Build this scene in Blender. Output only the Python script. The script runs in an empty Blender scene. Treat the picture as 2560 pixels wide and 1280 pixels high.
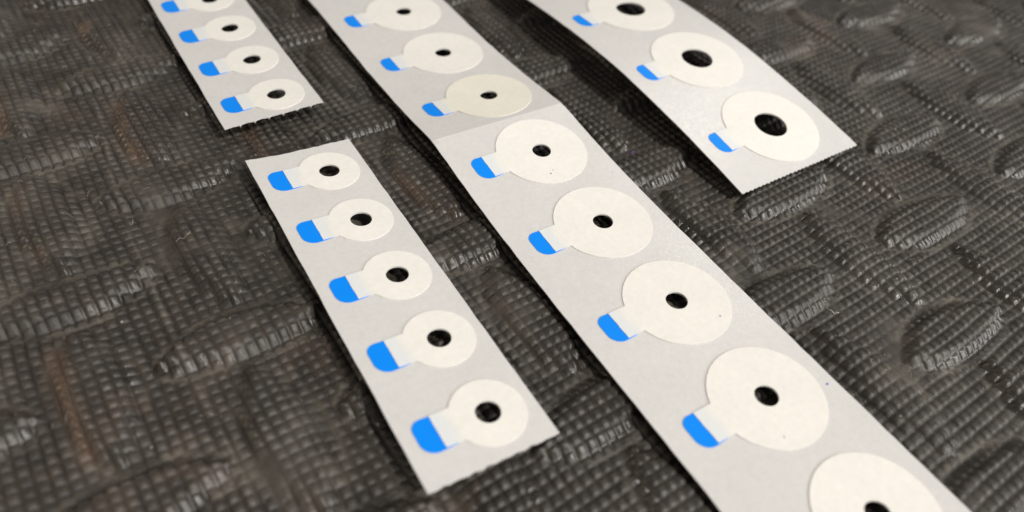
import bpy, math, random
import numpy as np
from mathutils import Matrix, Vector
from mathutils.geometry import delaunay_2d_cdt

random.seed(7)
rng = np.random.default_rng(11)
CM = 0.01                                   # everything is measured in centimetres, built in metres
S = bpy.context.scene
COL = S.collection

# ---------------------------------------------------------------- camera
RIGHT = (0.993412, 0.081148, 0.080914)
DOWN = (0.114595, -0.703463, -0.701432)
FWD = (0.0, 0.706084, -0.708128)
CAM_Z = 9.7205
cd = bpy.data.cameras.new('camera')
cam = bpy.data.objects.new('camera', cd)
COL.objects.link(cam)
m = Matrix.Identity(4)
for k in range(3):
    m[k][0] = RIGHT[k]
    m[k][1] = -DOWN[k]
    m[k][2] = -FWD[k]
m[2][3] = CAM_Z * CM
cam.matrix_world = m
cd.sensor_width = 36.0
cd.lens = 1868.37 / 2560 * 36
cd.clip_start = 0.001
cd.clip_end = 50
cd.dof.use_dof = True
cd.dof.focus_distance = 14.4 * CM
cd.dof.aperture_fstop = 11.5
S.camera = cam

# ---------------------------------------------------------------- light
S.view_settings.view_transform = 'Standard'
S.view_settings.look = 'None'
S.view_settings.gamma = 1
S.view_settings.exposure = 0.27
W = bpy.data.worlds.new('World')
S.world = W
W.use_nodes = True
W.node_tree.nodes['Background'].inputs[0].default_value = (1.0, 0.95, 0.89, 1)
W.node_tree.nodes['Background'].inputs[1].default_value = 0.21


def lamp(name, direction, dist, size, power, col, tall=None):
    d = Vector(direction).normalized()
    l = bpy.data.lights.new(name, 'AREA')
    l.shape = 'RECTANGLE' if tall else 'DISK'
    l.size = size
    if tall:
        l.size_y = tall
    l.energy = power
    l.color = col
    o = bpy.data.objects.new(name, l)
    o.location = Vector((0.01, 0.12, 0)) + d * dist
    o.rotation_euler = d.to_track_quat('Z', 'Y').to_euler()
    COL.objects.link(o)
    return o


lamp('ceiling_lamp', (0.66, -0.44, 1.0), 1.6, 0.13, 16.0, (1.0, 0.965, 0.91))
lamp('far_ceiling_lamp', (0.40, 0.90, 0.85), 2.0, 0.4, 2.4, (1.0, 0.98, 0.95))
lamp('side_window', (0.88, -0.30, 0.32), 1.5, 1.4, 13.0, (0.99, 0.98, 0.97), 0.45)
lamp('warm_side_lamp', (-0.94, 0.20, 0.36), 1.5, 0.45, 2.0, (1.0, 0.74, 0.52))


# ---------------------------------------------------------------- helpers
def tag(o, label=None, cat=None, group=None, kind=None):
    for k, v in (('label', label), ('category', cat), ('group', group), ('kind', kind)):
        if v:
            o[k] = v
    return o


def link(name, mesh, mat, parent=None, loc=None):
    o = bpy.data.objects.new(name, mesh)
    COL.objects.link(o)
    if mat:
        mesh.materials.append(mat)
    if parent:
        o.parent = parent
    if loc is not None:
        o.location = loc
    return o


def noise2(shape, cells, seed, octaves=1, rough=0.5):
    """smooth value noise in -1..1 on a grid, cubic between random knots"""
    out = np.zeros(shape, np.float32)
    amp, tot = 1.0, 0.0
    r = np.random.default_rng(seed)
    for o in range(octaves):
        n0, n1 = [max(2, int(round(c * 2 ** o))) for c in cells]
        g = r.uniform(-1, 1, (n0 + 4, n1 + 4)).astype(np.float32)

        def axis(a, n, size):
            x = np.linspace(0, n, size, endpoint=False).astype(np.float32)
            i = x.astype(int)
            t = (x - i)[:, None]
            a0, a1, a2, a3 = a[i], a[i + 1], a[i + 2], a[i + 3]
            return ((-t + 2 * t * t - t ** 3) * a0 + (2 - 5 * t * t + 3 * t ** 3) * a1
                    + (t + 4 * t * t - 3 * t ** 3) * a2 + (-t * t + t ** 3) * a3) / 2
        b = axis(g, n0, shape[0])
        b = axis(np.ascontiguousarray(b.T), n1, shape[1]).T
        out += amp * b
        tot += amp
        amp *= rough
    return out / tot


def sstep(a, b, x):
    t = np.clip((x - a) / (b - a), 0, 1)
    return t * t * (3 - 2 * t)


# ---------------------------------------------------------------- materials
def new_mat(name):
    mt = bpy.data.materials.new(name)
    mt.use_nodes = True
    nt = mt.node_tree
    return mt, nt, nt.nodes['Principled BSDF']


def N(nt, typ, **kw):
    n = nt.nodes.new(typ)
    for k, v in kw.items():
        if k in n.inputs:
            n.inputs[k].default_value = v
        else:
            setattr(n, k, v)
    return n


def noise_node(nt, scale, detail=3.0, rough=0.6):
    tc = nt.nodes.get('TC') or nt.nodes.new('ShaderNodeTexCoord')
    tc.name = 'TC'
    n = N(nt, 'ShaderNodeTexNoise', Scale=scale, Detail=detail, Roughness=rough)
    nt.links.new(tc.outputs['Object'], n.inputs['Vector'])
    return n


def ramp(nt, src, a, b, ca=(0, 0, 0, 1), cb=(1, 1, 1, 1)):
    r = nt.nodes.new('ShaderNodeValToRGB')
    r.color_ramp.elements[0].position = a
    r.color_ramp.elements[1].position = b
    r.color_ramp.elements[0].color = ca
    r.color_ramp.elements[1].color = cb
    nt.links.new(src, r.inputs[0])
    return r


def mix(nt, fac, a, b, mode='MIX'):
    x = nt.nodes.new('ShaderNodeMix')
    x.data_type = 'RGBA'
    x.blend_type = mode
    for sock, v in ((x.inputs[0], fac), (x.inputs[6], a), (x.inputs[7], b)):
        if isinstance(v, (int, float, tuple)):
            sock.default_value = v
        else:
            nt.links.new(v, sock)
    return x.outputs[2]


def paper_mat(name, base, dark, rough, spec=0.35, fibre=0.05, speck=0.0, attr=None, attr_col=None, glint=0.0):
    mt, nt, b = new_mat(name)
    n1 = noise_node(nt, 900, 4, 0.65)
    n2 = noise_node(nt, 120, 3, 0.6)
    f1 = ramp(nt, n1.outputs[0], 0.3, 0.75)
    c = mix(nt, f1.outputs[0], dark, base)
    f2 = ramp(nt, n2.outputs[0], 0.35, 0.7, (0.955, 0.955, 0.96, 1), (1, 1, 1, 1))
    c = mix(nt, 1.0, c, f2.outputs[0], 'MULTIPLY')
    if speck:
        n3 = noise_node(nt, 420, 1, 0.4)
        f3 = ramp(nt, n3.outputs[0], speck, speck + 0.03)
        c = mix(nt, f3.outputs[0], c, (0.42, 0.40, 0.37, 1))
    if attr:
        at = N(nt, 'ShaderNodeAttribute', attribute_name=attr)
        c = mix(nt, at.outputs['Fac'], c, attr_col)
    nt.links.new(c, b.inputs['Base Color'])
    b.inputs['Roughness'].default_value = rough
    b.inputs['Specular IOR Level'].default_value = spec
    if glint:
        n4 = noise_node(nt, 2600, 2, 0.7)
        f4 = ramp(nt, n4.outputs[0], 0.45, 0.72, (rough, rough, rough, 1), (rough - glint,) * 3 + (1,))
        nt.links.new(f4.outputs[0], b.inputs['Roughness'])
    bump = N(nt, 'ShaderNodeBump', Strength=fibre, Distance=0.00015)
    nt.links.new(n1.outputs[0], bump.inputs['Height'])
    nt.links.new(bump.outputs[0], b.inputs['Normal'])
    return mt


M_LINER = paper_mat('glassine_liner_paper', (0.69, 0.677, 0.66, 1), (0.64, 0.628, 0.61, 1), 0.36, 0.5, 0.25,
                    attr='crease', attr_col=(0.78, 0.77, 0.75, 1), glint=0.2)
M_RING = paper_mat('cream_ring_paper', (0.86, 0.838, 0.785, 1), (0.80, 0.78, 0.725, 1), 0.55, 0.35, 0.25,
                   attr='film', attr_col=(0.69, 0.725, 0.75, 1))
M_OLD = paper_mat('yellowed_ring_paper', (0.84, 0.81, 0.705, 1), (0.79, 0.765, 0.665, 1), 0.55, 0.35, 0.25,
                  attr='film', attr_col=(0.69, 0.725, 0.75, 1))
M_BLUE, nt, b = new_mat('blue_tab_film')
b.inputs['Base Color'].default_value = (0.001, 0.25, 0.93, 1)
b.inputs['Roughness'].default_value = 0.42
b.inputs['Specular IOR Level'].default_value = 0.18
n = noise_node(nt, 300, 3, 0.6)
bp = N(nt, 'ShaderNodeBump', Strength=0.15, Distance=0.0003)
nt.links.new(n.outputs[0], bp.inputs['Height'])
nt.links.new(bp.outputs[0], b.inputs['Normal'])
M_INK, nt, b = new_mat('blue_ink')
b.inputs['Base Color'].default_value = (0.10, 0.12, 0.50, 1)
M_GREY, nt, b = new_mat('grey_scuff')
b.inputs['Base Color'].default_value = (0.20, 0.19, 0.18, 1)
M_LINT, nt, b = new_mat('pale_lint')
b.inputs['Base Color'].default_value = (0.45, 0.42, 0.36, 1)
b.inputs['Roughness'].default_value = 0.8
M_PURPLE, nt, b = new_mat('purple_fibre')
b.inputs['Base Color'].default_value = (0.16, 0.05, 0.30, 1)

# black rubber: thin dull skin, cells polished on top, dust, brown grime and painted warm flank reflections as the mesh's own masks
M_MAT, nt, b = new_mat('black_rubber')
n_f = noise_node(nt, 1500, 4, 0.7)
n_m = noise_node(nt, 260, 4, 0.65)
n_l = noise_node(nt, 45, 3, 0.6)
base = mix(nt, ramp(nt, n_m.outputs[0], 0.3, 0.7).outputs[0], (0.0160, 0.0122, 0.0093, 1), (0.042, 0.0340, 0.0268, 1))
base = mix(nt, ramp(nt, n_l.outputs[0], 0.38, 0.66).outputs[0], base, (0.043, 0.0375, 0.0315, 1))
att = N(nt, 'ShaderNodeAttribute', attribute_name='tone')
base = mix(nt, 1.0, base, ramp(nt, att.outputs['Fac'], 0.15, 0.85, (0.55, 0.54, 0.53, 1), (1.45, 1.44, 1.42, 1)).outputs[0], 'MULTIPLY')
at = N(nt, 'ShaderNodeAttribute', attribute_name='dust')
dm = N(nt, 'ShaderNodeMath', operation='MULTIPLY')
nt.links.new(at.outputs['Fac'], dm.inputs[0])
nt.links.new(ramp(nt, n_f.outputs[0], 0.3, 0.7, (0.45,) * 3 + (1,), (1, 1, 1, 1)).outputs[0], dm.inputs[1])
base = mix(nt, dm.outputs[0], base, (0.132, 0.117, 0.095, 1))
at2 = N(nt, 'ShaderNodeAttribute', attribute_name='dirt_and_sheen')
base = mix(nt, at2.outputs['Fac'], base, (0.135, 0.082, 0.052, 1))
nt.links.new(base, b.inputs['Base Color'])
at3 = N(nt, 'ShaderNodeAttribute', attribute_name='polish')
ro = N(nt, 'ShaderNodeMapRange')
ro.inputs['To Min'].default_value = 0.6
ro.inputs['To Max'].default_value = 0.27
nt.links.new(at3.outputs['Fac'], ro.inputs['Value'])
nt.links.new(ro.outputs[0], b.inputs['Roughness'])
b.inputs['Specular IOR Level'].default_value = 0.65
bp = N(nt, 'ShaderNodeBump', Strength=0.7, Distance=0.00012)
nt.links.new(n_f.outputs[0], bp.inputs['Height'])
bp2 = N(nt, 'ShaderNodeBump', Strength=0.5, Distance=0.0003)
nt.links.new(n_m.outputs[0], bp2.inputs['Height'])
nt.links.new(bp2.outputs[0], bp.inputs['Normal'])
nt.links.new(bp.outputs[0], b.inputs['Normal'])

# ---------------------------------------------------------------- the mat: one embossed rubber sheet
CELL = 0.19
SUB = 7
BASE_Z = -0.29
# lattice index of a point (x, y in cm):  i = A0 + A1 x + A2 (y-12)
LI = (-0.8062, 0.3284, -0.04695)
LJ = (3.5721, 0.03255, 0.31209)
Mi = np.linalg.inv(np.array([LI[1:], LJ[1:]]))
dH = Mi @ np.array([1.0, 1.0])
dH /= np.linalg.norm(dH)
dV = np.array([dH[1], -dH[0]])
P0, P1, Q0, Q1 = -4.0, 29.0, -23.0, 2.5
step = CELL / SUB
npn, nqn = int((P1 - P0) / step), int((Q1 - Q0) / step)
pp = P0 + np.arange(npn) * step
qq = Q0 + np.arange(nqn) * step
PG, QG = np.meshgrid(pp, qq, indexing='ij')
X = PG * dH[0] + QG * dV[0]
Y = PG * dH[1] + QG * dV[1]
sh = X.shape
ext_p, ext_q = P1 - P0, Q1 - Q0
ns = lambda size, seed, oc=1, ro_=0.5: noise2(sh, (ext_p / size, ext_q / size), seed, oc, ro_)
LIi = LI[0] + LI[1] * X + LI[2] * (Y - 12)
LJj = LJ[0] + LJ[1] * X + LJ[2] * (Y - 12)
wx, wy = ns(1.7, 1, 3) * 0.14, ns(1.7, 2, 3) * 0.14
big = np.zeros(sh)          # lens dome 0..1
rim = np.zeros(sh)          # closeness to the foot of a dome
flank = np.zeros(sh)
for shift, along, across in ((0.0, dH, dV), (0.5, dV, -dH)):
    ii, jj = np.round(LIi - shift) + shift, np.round(LJj - shift) + shift
    fi, fj = LIi - ii, LJj - jj
    lx = Mi[0, 0] * fi + Mi[0, 1] * fj + wx
    ly = Mi[1, 0] * fi + Mi[1, 1] * fj + wy
    u = lx * along[0] + ly * along[1]
    v = lx * across[0] + ly * across[1]
    L, Wd = 1.50, 0.57
    w = Wd * np.clip(1 - (np.abs(u) / L) ** 2.0, 1e-3, None) ** 0.72
    g = np.abs(v) / w
    rr_ = np.clip((w - np.abs(v)) / (0.25 if shift == 0 else 0.29), 0, 1)
    dome = (0.6 * rr_ + 0.4 * sstep(0, 1, rr_)) * (0.86 + 0.14 * np.sqrt(np.clip(1 - g, 0, 1)))
    dome *= sstep(0, 0.10, 1 - np.abs(u) / L)
    big = np.maximum(big, dome * (1.0 if shift == 0 else 0.88))
    dist = (np.abs(v) - w)
    inside = np.abs(u) < L * 0.97
    rim = np.maximum(rim, np.exp(-((dist - 0.075) / 0.055) ** 2) * inside * (1.0 if shift == 0 else 0.45))
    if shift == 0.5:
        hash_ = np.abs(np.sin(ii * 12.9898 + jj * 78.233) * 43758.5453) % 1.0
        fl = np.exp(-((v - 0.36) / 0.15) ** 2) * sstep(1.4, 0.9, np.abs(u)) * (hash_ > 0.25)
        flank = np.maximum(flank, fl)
# small square cells
jit_p = PG + ns(1.3, 3, 2) * 0.03 + wx * 0.15
jit_q = QG + ns(1.3, 4, 2) * 0.03 + wy * 0.15
cp, cq = jit_p / CELL, jit_q / CELL
ip, iq = np.floor(cp).astype(int), np.floor(cq).astype(int)
rp, rq = np.abs(cp - np.round(cp)) * CELL, np.abs(cq - np.round(cq)) * CELL
ch = rng.uniform(0, 1, (ip.max() - ip.min() + 3, iq.max() - iq.min() + 3))
cellr = ch[ip - ip.min(), iq - iq.min()]
fill = sstep(-0.35, 0.25, ns(1.3, 5, 3, 0.55) + 0.54)           # patches where the cells are smeared flat
fill = np.clip(fill * (1 - 0.75 * rim) + 0.1 * big, 0.06, 1)
gw = 0.023
gp = np.exp(-(rp / gw) ** 2) * (0.98 + 0.25 * ns(0.6, 6))
gq = np.exp(-(rq / gw) ** 2) * (0.68 + 0.25 * ns(0.6, 7))
groove = np.maximum(gp, gq)
pil = (1 - np.abs(2 * (cp - ip) - 1) ** 2.6) * (1 - np.abs(2 * (cq - iq) - 1) ** 2.6)
H_ = BASE_Z + (0.172 + 0.03 * ns(3.0, 19)) * big
H_ = H_ - 0.055 * groove * fill + (0.021 * pil + 0.018 * (cellr - 0.5) * pil) * fill
H_ += ns(4.0, 8, 2) * 0.02 + ns(0.35, 9, 2) * 0.0045 + ns(0.12, 10) * 0.0022
# a long pale crease with dust in it, left of the strips
cr = np.full(sh, 9.0)
pts = [(-9.6, 13.4), (-8.7, 12.04), (-7.94, 10.75), (-6.96, 9.35), (-6.1, 8.25), (-5.19, 7.04), (-3.82, 5.42), (-2.6, 3.9)]
for (x0, y0), (x1, y1) in zip(pts[:-1], pts[1:]):
    dx, dy = x1 - x0, y1 - y0
    t = np.clip(((X - x0) * dx + (Y - y0) * dy) / (dx * dx + dy * dy), 0, 1)
    cr = np.minimum(cr, np.hypot(X - x0 - t * dx + ns(0.8, 12) * 0.03, Y - y0 - t * dy))
crm = np.exp(-(cr / 0.05) ** 2)
H_ += 0.018 * crm
dn = ns(0.5, 13, 3, 0.6)
dust = 0.8 * np.clip(rim * (0.35 + 1.3 * dn), 0, 1) + 0.45 * (1 - fill) * np.clip(0.6 + dn, 0, 1) + 0.38 * sstep(0.05, 0.55, ns(1.6, 14, 3, 0.6)) * np.clip(0.7 + dn, 0, 1)
dust = np.clip(np.maximum(dust, crm * (0.5 + 0.6 * dn)), 0, 1)
dirt_and_sheen = flank * sstep(-0.3, 0.3, ns(0.9, 15, 2)) * sstep(1.0, -3.5, X) * 0.6  # warm reflection painted in brown on the left flanks of the left-half domes
dirt_and_sheen = np.maximum(dirt_and_sheen, 0.14 * sstep(0.3, 0.7, ns(2.6, 16, 3)) * sstep(-0.1, 0.3, dn))
shoulder = np.clip(big * 7, 0, 1) * np.clip(1.6 * (0.97 - big), 0, 1)
polish = np.clip(pil * fill * (0.3 + 0.7 * cellr) * (0.18 + 0.22 * big) + 0.9 * shoulder, 0, 1) * sstep(-0.7, 0.2, ns(1.8, 17, 2)) * (1 - dust)

tone = np.clip(0.5 + 0.45 * (cellr - 0.5) * pil * fill + 0.5 * ns(0.25, 18, 3, 0.6), 0, 1)
nv = npn * nqn
co = np.empty((nv + 4, 3), np.float32)
co[:nv, 0] = X.ravel()
co[:nv, 1] = Y.ravel()
co[:nv, 2] = H_.ravel()
idx = np.arange(nv).reshape(sh)
quads = np.stack([idx[:-1, :-1], idx[:-1, 1:], idx[1:, 1:], idx[1:, :-1]], -1).reshape(-1, 4)
co *= CM
Rr = 0.9
corn = [(-Rr, -Rr), (-Rr, Rr), (Rr, Rr), (Rr, -Rr)]
cen = np.array([X.mean(), Y.mean()]) * CM
for k, (a, c_) in enumerate(corn):
    co[nv + k] = (cen[0] + a * dH[0] + c_ * dV[0], cen[1] + a * dH[1] + c_ * dV[1], (BASE_Z) * CM)
grid_c = [idx[0, 0], idx[0, -1], idx[-1, -1], idx[-1, 0]]
edges_b = [idx[0, :], idx[:, -1], idx[-1, ::-1], idx[::-1, 0]]
faces_extra = []
for k in range(4):
    e = edges_b[k]
    faces_extra.append([nv + k] + [int(x) for x in e][::1] + [nv + (k + 1) % 4])
me = bpy.data.meshes.new('rubber_mat')
nq_ = len(quads)
loops = [quads.ravel()] + [np.array(f[::-1]) for f in faces_extra]
lt = np.concatenate(loops).astype(np.int32)
sizes = np.concatenate([np.full(nq_, 4), [len(f) for f in faces_extra]])
me.vertices.add(nv + 4)
me.vertices.foreach_set('co', co.ravel())
me.loops.add(len(lt))
me.loops.foreach_set('vertex_index', lt)
me.polygons.add(len(sizes))
me.polygons.foreach_set('loop_start', np.concatenate([[0], np.cumsum(sizes)[:-1]]).astype(np.int32))
me.update(calc_edges=True)
me.validate()
me.polygons.foreach_set('use_smooth', np.ones(len(me.polygons), bool))
for nm, arr in (('dust', dust), ('dirt_and_sheen', dirt_and_sheen), ('polish', polish), ('tone', tone)):
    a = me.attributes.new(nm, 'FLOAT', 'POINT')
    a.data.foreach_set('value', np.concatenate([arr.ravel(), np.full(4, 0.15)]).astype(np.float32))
if me.polygons[0].normal.z < 0:
    me.flip_normals()
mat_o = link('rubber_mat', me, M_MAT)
tag(mat_o, 'worn black rubber mat embossed with lens shaped bumps and small square cells', 'mat', kind='structure')


def mat_z(x, y):   # cm
    p = x * dH[0] + y * dH[1]
    q = x * dV[0] + y * dV[1]
    i = int(np.clip((p - P0) / step, 0, npn - 1))
    j = int(np.clip((q - Q0) / step, 0, nqn - 1))
    return float(H_[i, j])


# ---------------------------------------------------------------- strips: bent sheets
class Strip:
    def __init__(s, p, knots, phis, trange):
        s.P0 = np.array(p[0:3])
        s.yaw, s.tilt, s.pitch, s.t0, s.wl, s.wr, s.D = p[3:10]
        a = np.array([math.sin(s.yaw), -math.cos(s.yaw), 0])
        b = np.array([math.cos(s.yaw) * math.cos(s.tilt), math.sin(s.yaw) * math.cos(s.tilt), math.sin(s.tilt)])
        n = np.cross(b, a)
        if n[2] < 0:
            n = -n
        s.b = b
        s.tt = np.linspace(trange[0], trange[1], 3001)
        ph = np.interp(s.tt, knots, phis)
        d = np.cos(ph)[:, None] * a + np.sin(ph)[:, None] * n
        s.nn = -np.sin(ph)[:, None] * a + np.cos(ph)[:, None] * n
        cum = np.concatenate([[np.zeros(3)], np.cumsum((d[1:] + d[:-1]) / 2 * np.diff(s.tt)[:, None], 0)])
        s.c = cum - np.array([np.interp(0, s.tt, cum[:, k]) for k in range(3)]) + s.P0

    def at(s, t, v, h):
        c = np.array([np.interp(t, s.tt, s.c[:, k]) for k in range(3)])
        n = np.array([np.interp(t, s.tt, s.nn[:, k]) for k in range(3)])
        return (c + s.b * v + n * h) * CM


def circle(t, v, r, n=56, a0=0.0, a1=2 * math.pi):
    full = abs(a1 - a0 - 2 * math.pi) < 1e-6
    return [(t + r * math.sin(a0 + (a1 - a0) * k / (n if full else n - 1)),
             v + r * math.cos(a0 + (a1 - a0) * k / (n if full else n - 1))) for k in range(n)]


def inside_poly(p, poly):
    x, y = p
    r = False
    for k in range(len(poly)):
        (x0, y0), (x1, y1) = poly[k - 1], poly[k]
        if (y0 > y) != (y1 > y) and x < (x1 - x0) * (y - y0) / (y1 - y0) + x0:
            r = not r
    return r


def sheet(name, strip, outer, holes, h0, h1, mat, parent=None, origin=None, grid=0.3, extra=(), attr=None, wall=True, lift=None):
    """flat outline (t, v in cm) with holes, laid on the bent strip between heights h0 and h1"""
    pts, edges = [], []
    for loop in [outer] + holes:
        k0 = len(pts)
        pts += loop
        edges += [(k0 + k, k0 + (k + 1) % len(loop)) for k in range(len(loop))]
    ts, vs = [p[0] for p in outer], [p[1] for p in outer]
    nb = len(pts)
    t = min(ts) + grid * 0.5
    while t < max(ts):
        v = min(vs) + grid * 0.5
        while v < max(vs):
            q = (t, v)
            if inside_poly(q, outer) and not any(inside_poly(q, h) for h in holes):
                if min((q[0] - p[0]) ** 2 + (q[1] - p[1]) ** 2 for p in pts[:nb]) > (0.2 * grid) ** 2:
                    pts.append(q)
            v += grid
        t += grid
    for line in extra:
        k0 = len(pts)
        pts += line
        edges += [(k0 + k, k0 + k + 1) for k in range(len(line) - 1)]
    vo, eo, fo, *_ = delaunay_2d_cdt([Vector(p) for p in pts], edges, [], 0, 1e-7)
    V2 = [(v.x, v.y) for v in vo]
    F = []
    for f in fo:
        c = (sum(V2[i][0] for i in f) / 3, sum(V2[i][1] for i in f) / 3)
        if inside_poly(c, outer) and not any(inside_poly(c, h) for h in holes):
            F.append(list(f))
    used = sorted({i for f in F for i in f})
    rm = {i: k for k, i in enumerate(used)}
    V2 = [V2[i] for i in used]
    F = [[rm[i] for i in f] for f in F]
    n = len(V2)
    lf = lift or (lambda t, v: 0.0)
    verts = [strip.at(t, v, h1 + lf(t, v)) for t, v in V2] + [strip.at(t, v, h0 + lf(t, v)) for t, v in V2]
    if origin is not None:
        verts = [v - origin for v in verts]
    nrm = np.cross(verts[F[0][1]] - verts[F[0][0]], verts[F[0][2]] - verts[F[0][0]])
    if nrm[2] < 0:
        F = [f[::-1] for f in F]
    cnt = {}
    for f in F:
        for k in range(3):
            cnt[(f[k], f[(k + 1) % 3])] = 1
    owner = list(range(n)) * 2
    faces = [tuple(f) for f in F] + [tuple(i + n for i in f[::-1]) for f in F]
    if wall:
        for (a, c) in cnt:
            if (c, a) not in cnt:
                k0 = len(verts)
                verts += [verts[c], verts[a], verts[a + n], verts[c + n]]
                owner += [c, a, a, c]
                faces.append((k0, k0 + 1, k0 + 2, k0 + 3))
    me = bpy.data.meshes.new(name)
    me.from_pydata([tuple(v) for v in verts], [], faces)
    me.update()
    if attr:
        nm, fn = attr
        a = me.attributes.new(nm, 'FLOAT', 'POINT')
        a.data.foreach_set('value', np.array([fn(*V2[k]) for k in owner], np.float32))
    sm = np.zeros(len(me.polygons), bool)
    sm[:len(F)] = True
    me.polygons.foreach_set('use_smooth', sm)
    return link(name, me, mat, parent)


def jagged(t, v0, v1, amp, n, seed, period=None):
    """ragged end of a strip at t, from v0 to v1"""
    r = random.Random(seed)
    out = []
    for k in range(n + 1):
        f = k / n
        v = v0 + (v1 - v0) * f
        if period:
            d = amp * (1 if k % 2 else -0.4) * r.uniform(0.6, 1.2)
        else:
            d = amp * r.uniform(-1, 1)
        if k in (0, n):
            d = 0
        out.append((t + d, v))
    return out


def side(t0, t1, v, seed, wob=0.006):
    r = random.Random(seed)
    n = max(2, int(abs(t1 - t0) / 0.25))
    return [(t0 + (t1 - t0) * k / n, v + r.uniform(-wob, wob)) for k in range(1, n)]


def liner(name, strip, tA, tB, endA, endB, holes, label, crease=None, th=0.022):
    wl, wr = strip.wl, strip.wr
    A = endA(tA, -wl, wr) if endA else [(tA, -wl), (tA, wr)]
    B = endB(tB, wr, -wl) if endB else [(tB, wr), (tB, -wl)]
    outer = A + side(tA, tB, wr, 3) + B + side(tB, tA, -wl, 4)
    extra, attr = [], None
    if crease is not None:
        extra = [[(crease + dd, -wl + 0.02 + (wl + wr - 0.04) * k / 30) for k in range(31)] for dd in (-0.03, 0.0, 0.03)]
        attr = ('crease', lambda t, v: 0.75 * (abs(t - crease) < 0.012))
    o = sheet(name, strip, outer, holes, -th, 0.0, M_LINER, extra=extra, attr=attr)
    # origin onto the strip's start
    return tag(o, label, 'label strip', 'white liner strips of paper rings')


RINGS = 'paper rings with blue tabs on the liner strips'


def ring(strip, k, hole_r, label, blue0, blue1, mat=None, seed=0):
    """one die-cut ring: paper disc, its neck, and the blue pull tab that runs under the neck"""
    r = random.Random(seed)
    tc = strip.t0 + k * strip.pitch
    R_ = strip.D / 2
    root = bpy.data.objects.new('adhesive_ring', None)
    root.empty_display_size = 0.005
    COL.objects.link(root)
    org = strip.at(tc, 0, 0.0)
    root.location = org
    tag(root, label, 'paper ring', RINGS)
    mat = mat or M_RING
    n0, n1 = -0.325, 0.272                       # neck edges along the strip
    a0 = math.asin(n0 / R_)
    a1 = math.asin(n1 / R_)
    # outline angle: t = R sin a, v = R cos a ; the neck leaves on the -v side
    lo, hi = math.pi - a1, math.pi - a0          # angles of the two junctions
    arc = circle(tc, 0, R_, 84, hi - 2 * math.pi, lo)
    hole = circle(tc, 0, hole_r + 0.002, 48)
    end = blue0
    sheet('paper_disc', strip, arc, [hole], 0.002, 0.015, mat, root, org, 0.22,
          attr=('film', lambda t, v: 0.0))
    # neck: butts on the disc's chord
    pj1, pj0 = arc[-1], arc[0]
    w = lambda s: r.uniform(-0.012, 0.012) if s else 0
    m_ = 7
    left = [(tc + n1 + (n0 - n1) * q / m_, -end + (r.uniform(-0.004, 0.004) if 0 < q < m_ else 0)) for q in range(m_ + 1)]
    neck = [pj1] + [(pj1[0] + (left[0][0] - pj1[0]) * 0.5, pj1[1] + (left[0][1] - pj1[1]) * 0.5)] + left + \
           [(pj0[0] + (left[-1][0] - pj0[0]) * 0.5, pj0[1] + (left[-1][1] - pj0[1]) * 0.5), pj0]

    def film(t, v):
        s = (v + end) / 0.24 + 0.12 * math.sin((t - tc) * 8 + seed)
        return 0.7 * float(1 - sstep(0.75, 1.12, np.float64(s)))
    sheet('neck', strip, neck, [], 0.0085, 0.0152, mat, root, org, 0.07, attr=('film', film))
    # blue tab with rounded outer corners, running a little under the neck
    tl, th_ = n0 - 0.004, n1 + 0.022
    c1, c2 = 0.17, 0.24
    tab = []
    for q in range(9):
        an = math.pi / 2 * q / 8
        tab.append((tc + tl + c1 - c1 * math.sin(an), -blue1 + c1 - c1 * math.cos(an)))
    tab = tab[::-1]
    low = []
    for q in range(9):
        an = math.pi / 2 * q / 8
        low.append((tc + th_ - c2 + c2 * math.sin(an), -blue1 + c2 - c2 * math.cos(an)))
    outline = tab + low + [(tc + n1 + 0.018, -end + 0.02), (tc + n1 + 0.002, -end + 0.20), (tc + tl + 0.01, -end + 0.12)]
    sheet('blue_tab', strip, outline, [], 0.002, 0.0078, M_BLUE, root, org, 0.12)
    return root


def holes_of(strip, ks, r):
    return [circle(strip.t0 + k * strip.pitch, 0, r, 48) for k in ks]


EPS = 0.001
sa = Strip([-3.8221, 11.4481, 0.039, 0.6212, -0.0605, 1.6023, -0.0014, 1.3944, 0.7752, 1.2],
           [-1, 3, 8], [0.0015, 0.0113, 0.017], (-3, 9))
sb = Strip([-0.2944, 13.5764, 0.354, 0.6229, 0.0099, 2.2492, 1.1312, 1.982, 1.2544, 1.94],
           [-9, -4.5, -EPS, EPS, 4, 8, 12, 16], [0.0652, -0.0109, 0.1268, -0.1345, -0.0155, -0.0028, -0.0108, -0.0188], (-14, 18))
sd = Strip([-5.5567, 13.6832, 0.1592, 0.6444, 0.021, 1.6117, 0.0, 1.3663, 0.7863, 1.208],
           [-6, -2.5, 2], [-0.0064, 0.007, 0.0206], (-14, 3))
sc = Strip([5.5085, 14.6073, 0.2346, 0.6502, 0.0051, 2.6094, 0.0, 2.1233, 1.5746, 2.285],
           [-8, -6, -4, -2, 0, 2], [0.0822, 0.0485, -0.0114, -0.1051, -0.14, -0.2153], (-14, 3))

HA, HB, HC = 0.20, 0.197, 0.385


def end_torn_top(t, v0, v1):
    out = []
    r = random.Random(21)
    for k in range(23):
        f = k / 22
        d = 0.055 * math.sin(math.pi * f) * (1 if f < 0.5 else 0.8) + (0.012 * r.uniform(-1, 1) if 0 < k < 22 else 0)
        out.append((t + d, v0 + (v1 - v0) * f))
    return out


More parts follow.
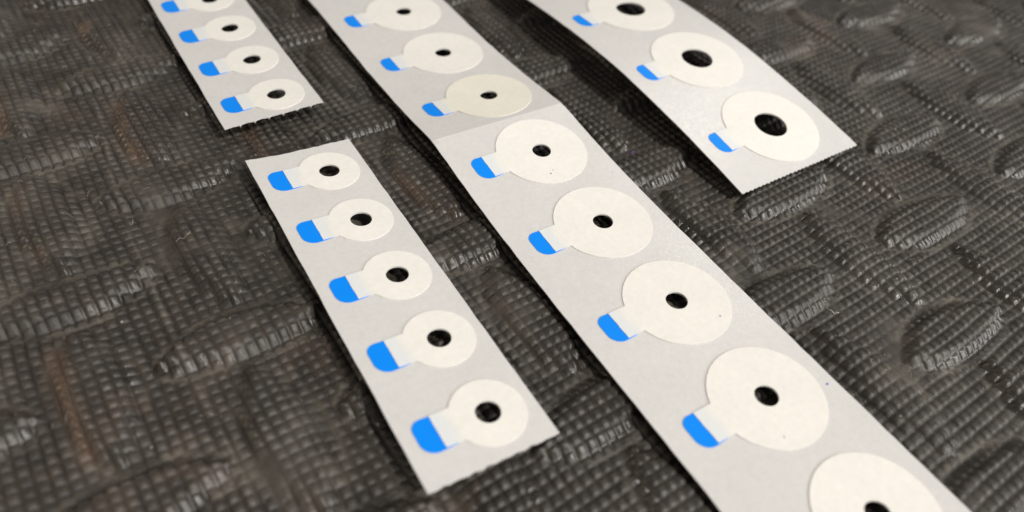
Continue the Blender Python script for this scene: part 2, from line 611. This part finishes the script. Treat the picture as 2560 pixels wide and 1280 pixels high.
def end_perf(n, amp, seed):
    def f(t, v0, v1):
        r = random.Random(seed)
        out = []
        m_ = n * 6
        for k in range(m_ + 1):
            x = k / m_
            ph = (x * n) % 1.0
            d = amp * (abs(math.sin(math.pi * ph)) - 0.5) * (0.7 + 0.3 * math.sin(x * 17 + seed)) + 0.006 * r.uniform(-1, 1)
            out.append((t + (0 if k in (0, m_) else d), v0 + (v1 - v0) * x))
        return out
    return f


def end_notch(t, v0, v1):
    """D's end: clean stretches with small torn points between"""
    out = []
    r = random.Random(5)
    n = 7
    for k in range(n):
        for q, d in ((0.0, 0.05), (0.04, 0.0), (0.15, -0.015), (0.45, -0.028), (0.75, -0.02), (0.93, 0.005), (0.97, 0.07)):
            x = (k + q) / n
            out.append((t + (d * r.uniform(0.6, 1.3) if 0 < x < 0.985 else 0), v0 + (v1 - v0) * x))
    out.append((t, v1))
    return out


liner('liner_strip', sa, sa.t0 - 0.897, sa.t0 + 4 * sa.pitch + 0.79, end_torn_top, end_perf(9, 0.024, 4), holes_of(sa, range(5), HA),
      'short white liner strip with five small rings, lying whole in the lower left')
liner('liner_strip', sd, sd.t0 - 4 * sd.pitch - 0.8, sd.t0 + 0.75, None, end_notch, holes_of(sd, range(-3, 1), HA),
      'white liner strip of small rings running out at the top left, torn lower end')
liner('liner_strip', sb, -4.4 * sb.pitch, 17.0, None, None, holes_of(sb, range(-3, 5), HB),
      'long white liner strip with a fold across it and large small-holed rings', crease=0.0)
liner('liner_strip', sc, -3.6 * sc.pitch, sc.t0 + 1.325, None, lambda t, v0, v1: jagged(t, v0, v1, 0.020, 60, 9, True),
      holes_of(sc, range(-2, 1), HC), 'curling white liner strip at the upper right with wide-holed rings and a toothed end')

pos5 = ['farthest', 'second', 'middle', 'fourth', 'nearest']
for k in range(5):
    ring(sa, k, HA, 'small cream paper ring, %s of five down the short lower left strip' % pos5[k], 0.835, 1.17, seed=k)
posd = {0: 'lowest ring of the top left strip, beside its torn end', -1: 'second ring up from the torn end of the top left strip',
        -2: 'third ring up from the torn end of the top left strip', -3: 'ring cut by the top edge on the top left strip'}
for k in (0, -1, -2, -3):
    ring(sd, k, HA, 'small cream ' + posd[k], 0.815, 1.16, seed=10 - k)
posb = {-3: 'large cream ring cut by the top edge on the folded strip', -2: 'large cream ring on the folded strip, two above the fold',
        -1: 'large yellowish ring on the folded strip, just above the fold line', 0: 'large pale ring on the folded strip, just below the fold line',
        1: 'large cream ring on the folded strip, second below the fold line', 2: 'large cream ring with a dark fleck near its right edge, third below the fold',
        3: 'large cream ring fourth below the fold, beside the blue ink dot', 4: 'large cream ring cut by the bottom edge on the folded strip'}
for k in range(-3, 5):
    ring(sb, k, HB, posb[k], 1.275, 1.57, mat=M_OLD if k == -1 else None, seed=20 + k)
posc = {0: 'wide-holed ring nearest the toothed end of the curling strip', -1: 'middle wide-holed ring of the three on the curling strip',
        -2: 'wide-holed ring cut by the top edge on the curling strip'}
for k in (0, -1, -2):
    ring(sc, k, HC, 'large cream ' + posc[k], 1.465, 1.74, seed=40 + k)


# ---------------------------------------------------------------- small marks and crumbs
def blot(name, strip, t, v, size, mat, parent, seed, stretch=1.0):
    r = random.Random(seed)
    ph = r.uniform(0, 3)
    o = [(t + size * (1 + 0.3 * r.uniform(-1, 1)) * math.sin(a + ph) * stretch, v + size * (1 + 0.3 * r.uniform(-1, 1)) * math.cos(a + ph))
         for a in [2 * math.pi * k / 9 for k in range(9)]]
    h = 0.0155 if parent.name.startswith('adhesive') else 0.0006
    org = np.array(parent.location) if parent.type == 'EMPTY' else None
    return sheet(name, strip, o, [], h, h + 0.001, mat, parent, org, 0.5)


liners = {o['label'].split()[0]: o for o in bpy.data.objects if o.name.startswith('liner_strip')}
long_strip = liners['long']
tb = lambda k, dt: sb.t0 + k * sb.pitch + dt
blot('ink_dot', sb, tb(3, 0.313), 1.076, 0.022, M_INK, long_strip, 1)
blot('grey_fleck', sb, tb(0, 1.152), 1.008, 0.010, M_GREY, long_strip, 2)
byl = {o['label']: o for o in bpy.data.objects if o.name.startswith('adhesive_ring')}
blot('grey_fleck', sb, tb(2, 0.637), 0.459, 0.017, M_GREY, byl[posb[2]], 3)
blot('grey_fleck', sb, tb(0, 0.672), -0.194, 0.014, M_GREY, byl[posb[0]], 4, 1.8)
blot('grey_fleck', sb, tb(0, 0.60), -0.10, 0.010, M_GREY, byl[posb[0]], 5, 1.4)
blot('grey_fleck', sb, tb(3, 0.688), -0.304, 0.013, M_GREY, byl[posb[3]], 6)


def fibre(verts, faces, pts, rad):
    """thin three-sided tube along points (cm)"""
    k0 = len(verts)
    for i, p in enumerate(pts):
        a, c = np.array(pts[max(i - 1, 0)]), np.array(pts[min(i + 1, len(pts) - 1)])
        d = (c - a) / (np.linalg.norm(c - a) + 1e-9)
        s1 = np.cross(d, (0, 0, 1.0))
        s1 = s1 / (np.linalg.norm(s1) + 1e-9)
        s2 = np.cross(s1, d)
        for q in range(3):
            an = 2 * math.pi * q / 3
            verts.append(tuple((np.array(p) + rad * (math.cos(an) * s1 + math.sin(an) * s2)) * CM))
    for i in range(len(pts) - 1):
        for q in range(3):
            a, c = k0 + 3 * i + q, k0 + 3 * i + (q + 1) % 3
            faces.append((a, c, c + 3, a + 3))


def lay(x, y, ang, length, bend, lift, n=9):
    out = []
    for k in range(n):
        f = k / (n - 1) - 0.5
        a = ang + bend * f
        xx, yy = x + f * length * math.cos(a), y + f * length * math.sin(a)
        out.append((xx, yy, mat_z(xx, yy) + lift + 0.02 * (0.25 - f * f) * 4))
    return out


def stuff(name, verts, faces, mat, label):
    me_ = bpy.data.meshes.new(name)
    me_.from_pydata(verts, [], faces)
    me_.update()
    tag(link(name, me_, mat), label, 'lint', kind='stuff')


r = random.Random(77)
V_, F_ = [], []
fibre(V_, F_, lay(5.94, 9.50, -0.75, 0.34, 1.3, 0.02), 0.0055)
fibre(V_, F_, lay(-5.97, 9.33, 0.9, 0.35, 0.5, 0.01), 0.003)
fibre(V_, F_, lay(-0.55, 11.22, 0.5, 0.4, 1.0, 0.01), 0.003)
for _ in range(420):
    x, y = r.uniform(-13, 15), r.uniform(4.5, 24)
    if not (P0 + 0.5 < x * dH[0] + y * dH[1] < P1 - 0.5 and Q0 + 0.5 < x * dV[0] + y * dV[1] < Q1 - 0.5):
        continue
    fibre(V_, F_, lay(x, y, r.uniform(0, 6.3), r.uniform(0.06, 0.22), r.uniform(-1.5, 1.5), 0.006, 6), r.uniform(0.0014, 0.0026))
stuff('lint', V_, F_, M_LINT, 'fine pale lint fibres lying on the black rubber mat')
V_, F_ = [], []
fibre(V_, F_, lay(2.43, 13.65, 0.9, 0.16, 0.8, 0.012), 0.012)
o = tag(link('thread_scrap', bpy.data.meshes.new('thread_scrap'), M_PURPLE), 'tiny purple thread scrap on the mat between the folded and curling strips', 'thread')
o.data.from_pydata(V_, [], F_)
o.data.update()
V_, F_ = [], []
spots = [(-1.72, 6.05, .03), (-6.27, 7.41, .022), (5.87, 9.74, .018), (7.40, 10.44, .016), (4.96, 7.09, .02), (8.99, 15.56, .03), (8.81, 15.58, .03), (7.08, 13.02, .02),
         (6.54, 8.14, .016), (7.01, 7.63, .016), (-5.52, 12.0, .018), (9.03, 10.7, .02), (6.57, 7.26, .016), (-1.15, 7.84, .012), (-4.86, 5.26, .02)]
for _ in range(260):
    spots.append((r.uniform(-13, 15), r.uniform(4.5, 24), r.uniform(0.004, 0.011)))
for x, y, rr in spots:
    if not (P0 + 0.5 < x * dH[0] + y * dH[1] < P1 - 0.5 and Q0 + 0.5 < x * dV[0] + y * dV[1] < Q1 - 0.5):
        continue
    z = mat_z(x, y) + rr * 0.5
    k0 = len(V_)
    for dx, dy, dz in ((1, 0, 0), (0, 1, 0), (-1, 0, 0), (0, -1, 0), (0, 0, 1), (0, 0, -1)):
        V_.append(((x + dx * rr * r.uniform(0.6, 1.4)) * CM, (y + dy * rr * r.uniform(0.6, 1.4)) * CM, (z + dz * rr * 0.7) * CM))
    for a, c in ((0, 1), (1, 2), (2, 3), (3, 0)):
        F_ += [(k0 + a, k0 + c, k0 + 4), (k0 + c, k0 + a, k0 + 5)]
stuff('crumbs', V_, F_, M_LINT, 'tiny pale crumbs and dust specks scattered on the black mat')
